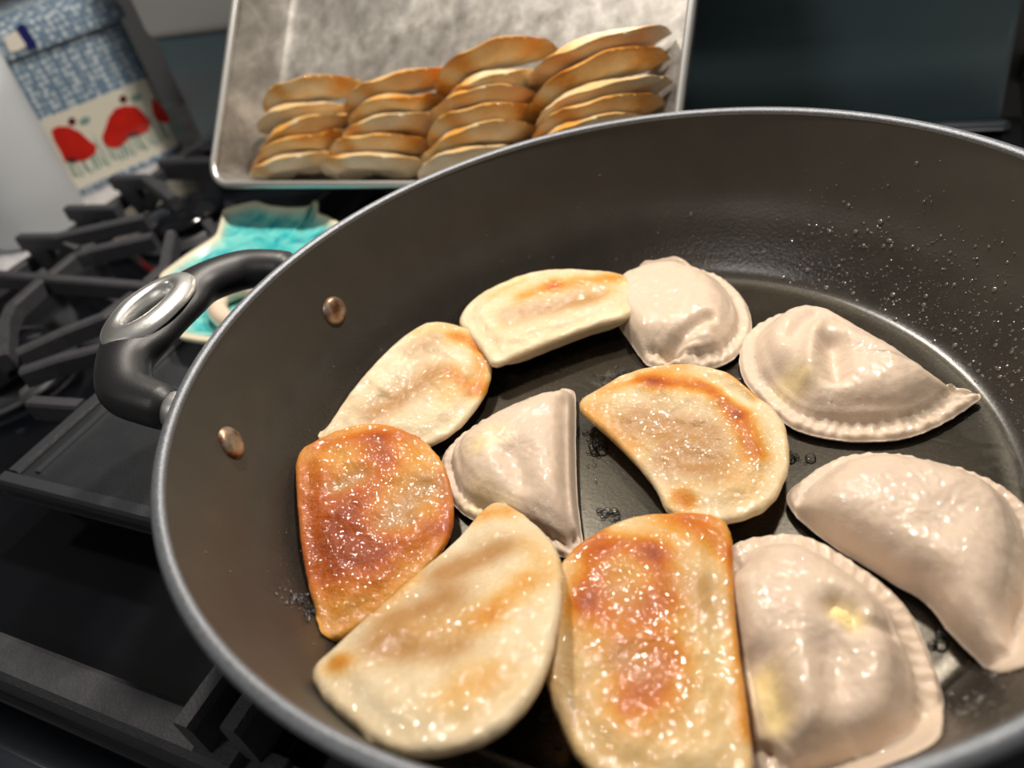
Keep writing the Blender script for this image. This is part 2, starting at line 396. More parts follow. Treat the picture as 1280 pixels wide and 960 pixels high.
# rivets
RIV = []
for px, py in ((418, 388), (289, 553)):
    best = min(np.linspace(.06, .1, 81), key=lambda z: abs(np.hypot(*at(px, py, z)[:2])-panr(z)))
    P = at(px, py, best); RIV.append(P)
    rad = -np.array([P[0], P[1], 0]); rad /= np.linalg.norm(rad); nrm = rad*.95+np.array([0, 0, .3]); nrm /= np.linalg.norm(nrm)
    V, Fc = lathe([(0, .0026), (.003, .0025), (.0052, .0019), (.0064, .0007), (.0066, -.0012)], 28)
    rot = Vector((0, 0, 1)).rotation_difference(Vector(nrm)).to_matrix()
    P = P - nrm*.0002
    V = [np.array(rot@Vector(v))+P for v in V]
    put(mesh('rivet', V, Fc, M['rivet']), pan)
# handle: loop from two ferrules, wide oval grip with a chrome ring round a through hole
angs = [math.atan2(p_[1], p_[0]) for p_ in RIV]
am = math.radians(-173)
er = np.array([math.cos(am), math.sin(am), 0]); et = np.array([-math.sin(am), math.cos(am), 0]); ez = np.array([0, 0, 1.0])
HZ = .1065
def hp(u, v, z): return er*u + et*v + ez*z
half = .0475
_h = [(.168, half, -.006), (.178, half*.985, -.004), (.191, half*.90, -.002), (.202, half*.62, 0), (.2065, half*.25, .0005)]
path = spline([hp(u, t_, HZ+z) for u, t_, z in _h]+[hp(u, -t_, HZ+z) for u, t_, z in _h[::-1]], 60)
rad = []
for i in range(60):
    s = abs(i/59*2-1)
    mid = math.exp(-(s/.36)**4)
    a_ = .0088 + .0078*mid + .0022*math.exp(-((s-.55)/.22)**2); b_ = .0088 - .0006*mid
    if s > .985: a_ *= .82; b_ *= .82
    rad.append((a_, b_))
V, Fc = tube(path, rad, 24)
grip = mesh('grip', V, Fc, M['rubber'])
bmc = bmesh.new(); bmesh.ops.create_cone(bmc, cap_ends=True, segments=40, radius1=1, radius2=1, depth=1)
GC = er*.2070 + ez*(HZ+.0005)
for v in bmc.verts: v.co = Vector(GC + et*v.co.x*.0165 + er*v.co.y*.0072 + ez*v.co.z*.06)
cut = from_bm('cutter', bmc, M['rubber'])
md = grip.modifiers.new('hole', 'BOOLEAN'); md.operation = 'DIFFERENCE'; md.object = cut; md.solver = 'EXACT'
bpy.context.view_layer.update()
me = bpy.data.meshes.new_from_object(grip.evaluated_get(bpy.context.evaluated_depsgraph_get()))
grip.modifiers.clear(); grip.data = me; bpy.data.objects.remove(cut)
me.set_sharp_from_angle(angle=math.radians(40))
put(grip, pan)
V = []; Fc = []; n = 56; prof = [(1.0, -.006), (1.0, .0010), (1.12, .0022), (1.4, .0026), (1.75, .0016), (1.93, .0004), (1.97, -.002)]
for i in range(n):
    q = 2*math.pi*i/n
    for s, h in prof:
        ra = .0152+(s-1)*.0125; rb = .0068+(s-1)*.0095
        V.append(GC + et*ra*math.cos(q) + er*rb*math.sin(q) + ez*(h+.0080-.0012*abs(math.cos(q))*(s-1)))
k = len(prof)
for i in range(n):
    for j in range(k-1): Fc.append((i*k+j, ((i+1) % n)*k+j, ((i+1) % n)*k+j+1, i*k+j+1))
cr = mesh('chrome_ring', V, Fc, M['chrome']); cr.parent = grip; cr.matrix_parent_inverse = Matrix.Identity(4); cr['label'] = 'oval chrome ring round the hole of the grip'
for s in (1, -1):
    V, Fc = tube([hp(.1572, half*s, HZ-.0095), hp(.164, half*s, HZ-.0075), hp(.171, half*s, HZ-.0055)], [(.0072, .0072)]*3, 20)
    o = put(mesh('ferrule', V, Fc, M['steel']), pan); o['label'] = 'steel ferrule joining the handle to the pan wall'

# oil film on the pan floor
nr, na = 50, 120; V = []; Fc = []
for i in range(nr):
    for k in range(na):
        a = 2*math.pi*k/na; r = (.1272+.0008*math.sin(5*a)+.0006*math.sin(11*a+1))*((i+.02)/(nr-1+.02))
        x, y = r*math.cos(a), r*math.sin(a)
        z = .0409+.00018*noise.noise(Vector((x*90, y*90, 3)))+.0001*noise.noise(Vector((x*240, y*240, 7)))
        V.append((x, y, z))
for i in range(nr-1):
    for k in range(na): Fc.append((i*na+k, (i+1)*na+k, (i+1)*na+(k+1) % na, i*na+(k+1) % na))
tag(mesh('oil_film', V, Fc, M['oil']), 'thin glossy film of frying oil over the pan floor', 'oil', kind='stuff')

# droplets on the wall and bubbles in the oil
def blobs(name, items, mat, label, cat):
    ico = bmesh.new(); bmesh.ops.create_icosphere(ico, subdivisions=2, radius=1)
    base = np.array([v.co[:] for v in ico.verts]); fc = np.array([[v.index for v in f.verts] for f in ico.faces]); ico.free()
    V = []; Fc = []
    for i, (P, nrm, r, fl) in enumerate(items):
        rot = np.array(Vector((0, 0, 1)).rotation_difference(Vector(nrm)).to_matrix())
        V.append((base*np.array([r, r, r*fl]))@rot.T+P); Fc.append(fc+i*len(base))
    return tag(mesh(name, np.vstack(V), np.vstack(Fc), mat), label, cat, kind='stuff')
drops = []
for i in range(1700):
    a = rng.uniform(-.75, 1.35) if rng.random() < .85 else rng.uniform(0, 2*math.pi)
    z = .0415 + abs(rng.normal(0, 1))*.020
    if z > .105: continue
    r = panr(z); dz = .0015; sl = (panr(z+dz)-panr(z-dz))/(2*dz)
    nrm = np.array([-math.cos(a), -math.sin(a), sl]); nrm /= np.linalg.norm(nrm)
    s = min(.00022+rng.exponential(.00022), .0013)
    drops.append((np.array([r*math.cos(a), r*math.sin(a), z]), nrm, s, .45))
blobs('oil_droplets', drops, M['drop'], 'tiny oil droplets splashed over the inner wall of the frying pan', 'droplets')
bub = []
for (px, py, sx, sy, cnt) in ((402, 790, 22, 18, 60), (690, 462, 22, 5, 14), (770, 468, 26, 8, 30), (742, 560, 10, 30, 26), (1110, 905, 20, 25, 22), (760, 640, 30, 14, 20), (990, 575, 25, 12, 26), (930, 470, 10, 6, 10), (690, 900, 12, 30, 14), (1180, 800, 16, 16, 10), (470, 945, 30, 6, 8)):
    for _ in range(cnt):
        P = at(px+rng.normal(0, sx*.5), py+rng.normal(0, sy*.5), .041); r = np.hypot(P[0], P[1])
        P[2] = max(.0408, panz(r)); bub.append((P, np.array([0, 0, 1.0]), .0004+rng.exponential(.0005), .6))
blobs('oil_bubbles', bub, M['bubble'], 'small clear bubbles in the oil between the pierogies', 'bubbles')

# ================================================================== PIEROGIES IN THE PAN
def sm(x): x = np.clip(x, 0, 1); return x*x*(3-2*x)
def seg_d(Q, a, b):
    ab = b-a; L = max(ab@ab, 1e-12); t_ = np.clip(((Q-a)@ab)/L, 0, 1); return np.linalg.norm(Q-(a+t_[:, None]*ab), axis=1)
def field(Q, items, to2, scale=1.0):
    f_ = np.zeros(len(Q))
    for (x1, y1, x2, y2, wd, s) in items:
        d = seg_d(Q, to2(x1, y1), to2(x2, y2))*1000
        f_ += s*np.exp(-(d/wd)**2)
    return f_
def pierogi(contour, anchors, fold, pale, label, H=.016, lip=.0085, thick=.0038, bumps=(), brown=(), wet=(), base_b=.05, floorclamp=True, grp='pierogies frying in the pan', wob=1.0, wd=.012, wf=.010, lift=0.0):
    A, B, Cc = [at(*q) for q in anchors]
    n = np.cross(B-A, Cc-A); n /= np.linalg.norm(n)
    if n[2] < 0: n = -n
    NC = 176
    cpx0 = spline(np.array(contour, float), NC, True); cpx = cpx0.copy(); seed = random.random()*50
    tg = np.roll(cpx0, -1, 0)-np.roll(cpx0, 1, 0); nm = np.stack([tg[:, 1], -tg[:, 0]], 1); nm /= np.linalg.norm(nm, axis=1)[:, None]
    if ((cpx0-cpx0.mean(0))*nm).sum() < 0: nm = -nm
    for it in range(4):            # the traced outline is the outline of the whole puffed body, so draw the base in until the dome fits it
        W = np.array([on(x, y, A, n) for x, y in cpx])
        c0 = W.mean(0); e1 = np.cross(n, [0, 0, 1.0]) if abs(n[2]) < .999 else np.array([1.0, 0, 0]); e1 /= np.linalg.norm(e1); e2 = np.cross(n, e1)
        to = lambda P: np.stack([(P-c0)@e1, (P-c0)@e2], -1)
        to2 = lambda x, y: to(on(x, y, A, n))
        Ah = A+n*(H*.9 if pale else 0); toh = lambda x, y: to(on(x, y, Ah, n))
        K = to(W)
        for i in range(NC):                     # slightly ragged edge
            K[i] *= 1+wob*.012*noise.noise(Vector((K[i][0]*220+seed, K[i][1]*220, 0)))
        fa, fb = to2(*fold[0]), to2(*fold[1])
        ia, ib = np.argmin(np.linalg.norm(K-fa, axis=1)), np.argmin(np.linalg.norm(K-fb, axis=1))
        lo, hi = sorted((ia, ib)); arc1 = np.arange(lo, hi+1); arc2 = np.r_[np.arange(hi, NC), np.arange(0, lo+1)]
        def dev(arc): return np.max(seg_d(K[arc], fa, fb))
        foldi, curvei = (arc1, arc2) if dev(arc1) < dev(arc2) else (arc2, arc1)
        NR = 46; s = 1-np.linspace(0, 1, NR)**1.25*.985
        Q = (s[:, None, None]*K[None]).reshape(-1, 2)
        arcpos = np.tile(np.arange(NC), NR)
        def mind(Q, S): 
            out = np.full(len(Q), 9.0)
            for p_, q_ in zip(S[:-1], S[1:]): out = np.minimum(out, seg_d(Q, p_, q_))
            return out
        dc = mind(Q, K[curvei][::2]); df = mind(Q, K[foldi][::2] if len(foldi) > 3 else K[foldi])
        de = np.minimum(dc, df)
        def domef(dc, df):
            cu = np.clip((dc-lip)/wd, 0, 1); fu = np.clip((df-.0005)/wf, 0, 1)
            return .8*np.sqrt(1-(1-cu)**2)*np.sqrt(1-(1-fu)**2) + .2*sm(cu)*sm(fu)
        dome = domef(dc, df)
        if it == 3 or it == 0:           # soften the crest where the two slopes meet
            acc = np.zeros(len(Q))
            for q_ in range(10):
                o2 = np.array([math.cos(q_*2.4), math.sin(q_*2.4)])*(.0022+.0004*q_)
                acc += domef(mind(Q+o2, K[curvei][::3]), mind(Q+o2, K[foldi][::3] if len(foldi) > 6 else K[foldi]))
            k_ = sm((de-.004)/.006); dome = dome*(1-k_)+acc/10*k_
        edge = np.sqrt(np.clip(1-(1-np.clip(de/(thick*.55), 0, 1))**2, 0, 1))
        lipm = (1-np.clip((dc-lip*.8)/(lip*.3), 0, 1))*np.clip(dc/.0015, 0, 1)
        L = np.cumsum(np.r_[0, np.linalg.norm(np.diff(K, axis=0), axis=1)])[arcpos]
        nz = np.array([noise.noise(Vector((q[0]*160+seed, q[1]*160, 1.0))) for q in Q])
        nz2 = np.array([noise.noise(Vector((q[0]*500+seed, q[1]*500, 5.0))) for q in Q])
        bf = field(Q, bumps, toh)*.001
        if pale:
            top = thick*edge*(.5+.5) + H*dome + .0005*nz + .0003*nz2 + bf*np.clip(de/.003, 0, 1)
            top += lipm*(.00048*np.sin(L*2*math.pi/.0050 + 2.6*nz) + .0004*nz) 
            bot = np.zeros(len(Q))-.0 + thick*.5*(1-edge)
            top = thick*.5+(top-thick*.5)*1.0
            top = np.where(edge < 1, thick*.5+(top-thick*.5)*np.maximum(edge, 0), top)
            off = -thick*.5
        else:
            top = thick*.5*edge + .0016*sm((de-.004)/.008) + (.0006*nz + .0002*nz2)*np.clip(de/.002, 0, 1) + bf*np.clip(de/.002, 0, 1)
            bot = -thick*.5*edge - H*dome
            off = 0
        world = lambda Q_, h: c0 + Q_[:, :1]*e1 + Q_[:, 1:]*e2 + (h+off+lift)[:, None]*n
        T = world(Q, top); Bt = world(Q, bot)
        if floorclamp:
            fz = panz(np.hypot(Bt[:, 0], Bt[:, 1]))+.0004
            gap = (Bt[:, 2]-fz).min(); clampmax = 0
            Bt[:, 2] = np.maximum(Bt[:, 2], fz)
            fz2 = panz(np.hypot(T[:, 0], T[:, 1]))+.0004+.002*edge
            clampmax = (fz2-T[:, 2]).max(); T[:, 2] = np.maximum(T[:, 2], fz2)
        if it == 3: break
        VV = np.vstack([T, Bt])-CAM; dz = VV@F
        PX = np.stack([640+FPX*(VV@RX)/dz, 480-FPX*(VV@UP)/dz], 1).reshape(2*NR, NC, 2)
        sup = np.full(NC, -1e9)
        for sh in range(-10, 11, 2): sup = np.maximum(sup, ((np.roll(PX, sh, 1)-cpx0[None])*nm[None]).sum(2).max(0) - abs(sh)*.35)
        over = sup
        over = np.clip(over, -4, 16) if pale else over*0
        for _ in range(6): over = (np.roll(over, 1)+over*2+np.roll(over, -1))/4
        cpx = cpx-nm*over[:, None]*.8
        cpx = cpx+(np.roll(cpx, 1, 0)+np.roll(cpx, -1, 0)-2*cpx)*.25
    print('PIEROGI gap', round(gap*1000, 1), 'clamped', round(clampmax*1000, 1), label[:40])
    br = np.clip(base_b + field(Q, brown, toh), 0, 1); we = np.clip(field(Q, wet, toh)*1.35, 0, 1)
    m_ = len(Q)
    org = np.array([c0[0], c0[1], min(Bt[:, 2].min(), T[:, 2].min())])
    V = np.vstack([T, Bt])-org
    ft = []; lipf = []
    for i in range(NR-1):
        for k in range(NC):
            k2 = (k+1) % NC; a, b, c, d = i*NC+k, i*NC+k2, (i+1)*NC+k2, (i+1)*NC+k
            (lipf if (pale and dc[a] < lip*.93 and dc[c] < lip*.93 and df[a] > .003) else ft).append((a, b, c, d))
            ft.append((m_+a, m_+d, m_+c, m_+b))
    ft.append(tuple((NR-1)*NC+k for k in range(NC))); ft.append(tuple(m_+(NR-1)*NC+k for k in range(NC))[::-1])
    for k in range(NC): k2 = (k+1) % NC; ft.append((k, m_+k, m_+k2, k2))
    # orient outward
    v0, v1, v2 = V[ft[0][0]], V[ft[0][1]], V[ft[0][2]]
    at2 = {'brown': np.r_[br, br*.8], 'wet': np.r_[we, we], 'edge': np.r_[lipm, lipm]}
    mat = M['pale'] if pale else M['fried']
    def sub(fs):
        idx = sorted({i for f in fs for i in f}); mp = {j: i for i, j in enumerate(idx)}
        return V[idx], [tuple(mp[i] for i in f) for f in fs], {k_: v_[idx] for k_, v_ in at2.items()}
    def mk(name, fs, parent=None):
        v_, f_, a_ = sub(fs); o = mesh(name, v_, f_, mat, parent, True, a_)
        bm = bmesh.new(); bm.from_mesh(o.data); bmesh.ops.recalc_face_normals(bm, faces=bm.faces); bm.to_mesh(o.data); bm.free()
        return o
    o = mk('pierogi', ft); o.location = org
    if lipf:
        c = mk('crimped_edge', lipf, o); c['label'] = 'flat crimped edge of the dough'
        if c.data.polygons[len(c.data.polygons)//2].normal.dot(Vector(n)) < 0: c.data.flip_normals()
    tag(o, label, 'pierogi', grp)
    return o, (lambda x, y: on(x, y, A, n)), n

# --- browned ones
pierogi([(574, 402), (590, 378), (615, 362), (650, 347), (690, 339), (740, 340), (778, 345), (793, 360), (797, 380), (786, 398), (740, 411), (690, 430), (650, 446), (617, 459), (606, 445), (585, 418)],
        ((617, 455, .0535), (786, 398, .0535), (640, 350, .0575)), ((617, 459), (792, 392)), False,
        'lightly browned pierogi at the back of the pan, leaning on the wall', H=.006, wf=.007, lip=.006, thick=.0045,
        bumps=[(640, 410, 740, 375, 6, -1.6)], brown=[(655, 378, 690, 366, 5, .35), (700, 365, 770, 352, 6, .33), (720, 380, 760, 372, 4, .2), (620, 375, 650, 355, 5, .12)], wet=[(640, 400, 740, 378, 7, .6)], base_b=.08)
pierogi([(400, 553), (415, 527), (440, 490), (470, 455), (505, 422), (540, 404), (575, 409), (602, 422), (614, 447), (613, 477), (600, 505), (575, 535), (540, 557), (500, 563), (450, 562)],
        ((540, 550, .0470), (600, 430, .0530), (440, 490, .0575)), ((400, 553), (535, 405)), False,
        'pale gold pierogi on the left of the pan, tip tucked under a darker one', H=.008, lip=.006,
        bumps=[(490, 500, 540, 450, 9, -2.2), (455, 530, 480, 500, 4, -1)], brown=[(570, 425, 596, 432, 5, .5), (565, 470, 590, 490, 5, .42), (600, 440, 606, 490, 4, .35), (540, 470, 560, 500, 6, .2), (520, 420, 560, 410, 4, .15)],
        wet=[(470, 520, 545, 470, 8, .75), (520, 440, 540, 430, 6, .55)], base_b=.06)
pierogi([(372, 570), (395, 553), (430, 537), (465, 531), (500, 537), (535, 556), (556, 585), (566, 622), (567, 655), (556, 685), (520, 728), (470, 770), (430, 800), (408, 801), (397, 775), (385, 730), (376, 680), (371, 620)],
        ((372, 600, .0610), (560, 640, .0490), (395, 760, .0535)), ((372, 570), (410, 800)), False,
        'darkest browned pierogi, at the left wall of the pan below the handle rivets', H=.009, lip=.007,
        bumps=[(420, 615, 455, 598, 4, -1.6), (500, 625, 530, 620, 8, -2.0), (480, 660, 500, 655, 5, -1.2), (440, 560, 480, 555, 6, .8)],
        brown=[(470, 555, 478, 575, 7, .38), (385, 600, 395, 720, 9, .30), (430, 630, 450, 700, 11, .36), (480, 590, 440, 660, 7, .22), (480, 690, 545, 670, 8, .30), (400, 560, 520, 545, 5, .22), (555, 600, 562, 660, 4, .3), (420, 690, 450, 720, 12, .2)],
        wet=[(425, 614, 452, 600, 4, .75), (500, 640, 535, 612, 7, .75), (480, 662, 510, 655, 4, .55)], base_b=.40)
pierogi([(389, 845), (420, 812), (460, 775), (520, 722), (570, 680), (600, 645), (622, 630), (648, 641), (680, 668), (700, 697), (704, 735), (697, 790), (680, 850), (650, 895), (610, 925), (560, 942), (515, 946), (478, 935), (440, 908), (410, 880)],
        ((392, 845, .0735), (620, 635, .0520), (480, 932, .0820)), ((389, 845), (620, 630)), False,
        'large pale gold pierogi at the near left edge of the pan', H=.011, lip=.008, wf=.006, thick=.0048,
        bumps=[(520, 760, 600, 700, 9, -2.2), (500, 830, 570, 810, 8, -1.6), (560, 740, 640, 770, 5, .9), (430, 850, 470, 890, 7, .5)],
        brown=[(600, 650, 640, 645, 6, .3), (620, 780, 660, 740, 6, .32), (425, 838, 432, 842, 4, .42), (470, 770, 520, 725, 4, .25), (580, 880, 610, 860, 8, .25), (660, 690, 690, 720, 6, .15), (520, 800, 580, 790, 9, .22)],
        wet=[(560, 720, 625, 695, 8, .8), (500, 780, 560, 760, 10, .75), (480, 820, 570, 820, 7, .65)], base_b=.06)
pierogi([(742, 671), (780, 652), (830, 644), (880, 644), (908, 655), (916, 680), (918, 740), (925, 820), (935, 890), (942, 960), (938, 990), (890, 1005), (800, 998), (740, 968), (710, 930), (690, 880), (681, 840), (683, 790), (690, 740), (697, 715), (715, 690)],
        ((830, 650, .0530), (692, 740, .0575), (940, 950, .0560)), ((912, 660), (942, 980)), False,
        'pierogi with a red brown oval scorch, front centre of the pan', H=.013, lip=.008, thick=.0048,
        bumps=[(790, 700, 800, 800, 11, 1.8), (780, 740, 800, 830, 6, -1.4), (715, 690, 750, 668, 4, .6), (870, 800, 890, 900, 8, -.8)],
        brown=[(735, 760, 745, 705, 6, .44), (760, 690, 815, 700, 6, .44), (820, 710, 835, 760, 6, .40), (740, 770, 800, 850, 8, .3), (810, 780, 840, 830, 7, .35), (790, 890, 820, 880, 8, .38), (720, 690, 745, 672, 5, .3), (860, 660, 910, 690, 7, .33), (914, 700, 935, 920, 3, .3), (780, 745, 790, 760, 9, .2), (830, 650, 890, 652, 7, .2)],
        wet=[(770, 745, 790, 760, 6, .3), (870, 740, 890, 760, 8, .5), (775, 830, 800, 840, 6, .5)], base_b=.19)
pierogi([(723, 510), (745, 490), (785, 468), (830, 458), (870, 458), (910, 468), (935, 487), (953, 502), (970, 515), (983, 540), (987, 575), (978, 610), (960, 635), (930, 650), (890, 656), (850, 648), (832, 638), (818, 610), (790, 575), (755, 540)],
        ((723, 510, .050), (870, 458, .0535), (930, 645, .0500)), ((723, 512), (835, 642)), False,
        'browned pierogi with folded rim in the centre of the pan', H=.010, lip=.007,
        bumps=[(820, 530, 880, 580, 10, -2.0), (810, 490, 900, 510, 4, 1.3), (930, 540, 945, 580, 5, 1.1), (885, 478, 935, 505, 3, -1.6), (915, 470, 950, 495, 3, 1.2), (860, 560, 865, 565, 4, .9)],
        brown=[(820, 485, 880, 490, 5, .5), (800, 480, 830, 490, 4, .3), (925, 530, 945, 575, 5, .55), (895, 500, 920, 525, 4, .5), (915, 470, 950, 497, 2.5, .55), (735, 515, 790, 560, 7, .24), (760, 490, 850, 462, 6, .24), (850, 625, 860, 632, 4, .4), (900, 590, 930, 610, 8, .15)],
        wet=[(800, 530, 880, 550, 9, .95), (840, 580, 890, 590, 9, .8)], base_b=.11)
# --- pale ones
pierogi([(553, 573), (575, 545), (610, 520), (650, 500), (690, 488), (716, 487), (720, 510), (720, 560), (722, 620), (727, 665), (729, 687), (710, 698), (690, 693), (650, 678), (610, 660), (575, 640), (557, 610)],
        ((553, 573, .0435), (716, 487, .0435), (720, 690, .0435)), ((718, 489), (728, 688)), True,
        'pale unbrowned pierogi with straight right edge, between two browned ones at centre left', H=0.0130, lip=.0055, wf=.007, wd=.014,
        bumps=[(640, 570, 655, 605, 5, -3.4), (702, 500, 706, 665, 2.6, -2.6), (600, 600, 640, 625, 8, .8), (675, 550, 680, 600, 6, .9)], wet=[(590, 610, 620, 630, 6, .5), (600, 560, 620, 550, 6, .4)], base_b=.06)
pierogi([(778, 345), (800, 330), (832, 322), (865, 328), (900, 346), (925, 368), (938, 393), (938, 420), (920, 447), (895, 461), (860, 465), (815, 460), (800, 447), (785, 425), (772, 405), (768, 375)],
        ((800, 335, .0445), (938, 400, .0435), (815, 458, .0435)), ((778, 345), (806, 458)), True,
        'pale unbrowned pierogi with a crease, at the back beside the browned one on the wall', H=0.0122, lip=.0065, wf=.008,
        bumps=[(835, 427, 885, 398, 3.0, -4.2), (825, 440, 890, 418, 3, 2.2), (840, 360, 870, 350, 8, .8), (850, 385, 890, 370, 6, .6)], base_b=.08)
pierogi([(924, 450), (930, 422), (960, 398), (998, 382), (1016, 380), (1052, 396), (1100, 424), (1150, 452), (1192, 472), (1227, 492), (1215, 507), (1180, 530), (1140, 547), (1100, 553), (1050, 552), (1000, 541), (970, 522), (945, 497), (928, 472)],
        ((930, 440, .0435), (1220, 490, .0440), (1080, 550, .0435)), ((1012, 381), (1222, 491)), True,
        'pale unbrowned pierogi with deep dent and pointed tip, by the right wall of the pan', H=0.0147, lip=.0075, wf=.008, wd=.013,
        bumps=[(1040, 432, 1046, 470, 4.4, -6.5), (995, 420, 1018, 398, 4.5, -3.2), (975, 455, 1000, 475, 5, -2.2), (1022, 410, 1008, 470, 3.4, 2.6), (1060, 425, 1110, 445, 5, 1.6)], wet=[(985, 465, 1000, 470, 5, .5)], base_b=.07)
pierogi([(983, 618), (1010, 595), (1040, 576), (1080, 566), (1130, 568), (1180, 578), (1222, 592), (1262, 614), (1290, 645), (1308, 690), (1314, 750), (1312, 810), (1300, 848), (1280, 860), (1250, 850), (1220, 825), (1190, 795), (1150, 755), (1100, 720), (1050, 690), (1010, 660), (990, 640)],
        ((983, 618, .0440), (1300, 642, .0440), (1250, 848, .0440)), ((983, 625), (1275, 858)), True,
        'large smooth pale pierogi cut by the right edge of the picture', H=0.0155, lip=.0065, wf=.009, wd=.015,
        bumps=[(1180, 660, 1210, 640, 6, -1.2), (1200, 700, 1260, 720, 9, .8), (1060, 600, 1120, 620, 8, .6)], base_b=.06)
o, top_at, nn_ = pierogi([(905, 720), (910, 690), (926, 676), (955, 670), (995, 668), (1030, 680), (1070, 705), (1110, 735), (1140, 770), (1160, 815), (1177, 862), (1179, 900), (1168, 935), (1148, 962), (1080, 985), (1000, 990), (950, 975), (932, 900), (918, 810)],
        ((950, 672, .0440), (1178, 880, .0435), (1000, 975, .0440)), ((908, 705), (945, 972)), True,
        'pale unbrowned pierogi torn open to show filling, at the near edge of the pan', H=0.0143, lip=.0075, wf=.008, wd=.013,
        bumps=[(1044, 764, 1060, 772, 3.6, -4.4), (945, 820, 970, 880, 5.5, -6.0), (1000, 760, 1010, 900, 5, 2.2), (1095, 790, 1105, 890, 6, 2.0), (1040, 825, 1046, 860, 6, -3.2), (1068, 790, 1112, 778, 2.6, -3.2), (1040, 735, 1090, 745, 5, 1.0)], wet=[(955, 840, 970, 890, 4, .8), (1050, 768, 1062, 775, 3.5, .9)], base_b=.07)
bm = bmesh.new(); bmesh.ops.create_icosphere(bm, subdivisions=3, radius=1)
vv = np.array([v.co[:] for v in o.data.vertices])+np.array(o.location[:]); dd = vv-CAM; dz_ = dd@F
pp = np.stack([640+FPX*(dd@RX)/dz_, 480-FPX*(dd@UP)/dz_], 1); fc_ = vv[np.argmin(np.hypot(*(pp-np.array([1050, 770])).T)+np.where(vv[:, 2] < .049, 999, 0))]-nn_*.0008
for v in bm.verts:
    q = 1+.3*noise.noise(v.co*2.5); v.co = Vector((v.co.x*.0046*q, v.co.y*.0036*q, v.co.z*.0018*q)) + Vector(fc_)
f_ = put(from_bm('filling', bm, M['filling']), o); f_['label'] = 'yellow potato filling showing through the tear'

# ================================================================== BAKING PAN AND THE FRIED PIEROGIES IN IT
tt = math.radians(46); TD = np.array([0, math.cos(tt), math.sin(tt)]); TN = np.array([0, -math.sin(tt), math.cos(tt)]); TX = np.array([1.0, 0, 0])
RBL = np.array([-.366, .170, .0705])       # lower left corner of the rim
TW, TL, TDEP = .330, .232, .046
tp = lambda a, b, c: RBL + TX*a + TD*b + TN*c     # c = 0 at the rim, -TDEP at the floor
bp = empty('baking_pan', tuple(tp(TW/2, 0, -TDEP))); tag(bp, 'worn aluminium baking pan propped at a slant behind the frying pan', 'baking pan')
def rrect(a0, b0, a1, b1, r, c, n=7):
    out = []
    for cx, cy, q0 in ((a1-r, b1-r, 0), (a0+r, b1-r, 90), (a0+r, b0+r, 180), (a1-r, b0+r, 270)):
        for k in range(n):
            q = math.radians(q0+90*k/(n-1)); out.append(tp(cx+r*math.cos(q), cy+r*math.sin(q), c))
    return out
lev = [rrect(0, 0, TW, TL, .016, 0), rrect(.005, .005, TW-.005, TL-.005, .014, -TDEP*.5), rrect(.009, .009, TW-.009, TL-.009, .013, -TDEP+.003), rrect(.0115, .0115, TW-.0115, TL-.0115, .012, -TDEP+.0005), rrect(.015, .015, TW-.015, TL-.015, .010, -TDEP)]
lo_ = [rrect(-.001, -.001, TW+.001, TL+.001, .016, -.0005), rrect(.004, .004, TW-.004, TL-.004, .014, -TDEP*.5), rrect(.008, .008, TW-.008, TL-.008, .013, -TDEP+.002), rrect(.011, .011, TW-.011, TL-.011, .012, -TDEP-.0008), rrect(.015, .015, TW-.015, TL-.015, .010, -TDEP-.0012)]
def skin(levels, flip):
    V = [p_ for l in levels for p_ in l]; k = len(levels[0]); Fc = []
    for i in range(len(levels)-1):
        for j in range(k): Fc.append((i*k+j, i*k+(j+1) % k, (i+1)*k+(j+1) % k, (i+1)*k+j))
    Fc.append(tuple((len(levels)-1)*k+j for j in range(k)))
    return V, [f[::-1] for f in Fc] if flip else Fc
V1, F1 = skin(lev, False); V2, F2 = skin(lo_, True)
b_ = mesh('tray_body', V1+V2, F1+[tuple(i+len(V1) for i in f) for f in F2], M['tray']); b_.data.set_sharp_from_angle(angle=math.radians(50)); put(b_, bp)
ring = rrect(-.0005, -.0005, TW+.0005, TL+.0005, .0165, -.0008, 9); ring.append(ring[0])
V = []; Fc = []; nk = 10; m_ = len(ring)-1
for i in range(m_):
    T_ = ring[(i+1) % m_]-ring[(i-1) % m_]; T_ = T_/np.linalg.norm(T_); A_ = np.cross(T_, TN)
    for k in range(nk):
        q = 2*math.pi*k/nk; V.append(ring[i]+(A_*math.cos(q)+TN*math.sin(q))*.0026)
for i in range(m_):
    for k in range(nk): Fc.append((i*nk+k, i*nk+(k+1) % nk, ((i+1) % m_)*nk+(k+1) % nk, ((i+1) % m_)*nk+k))
put(mesh('rolled_rim', V, Fc, M['tray_rim']), bp)

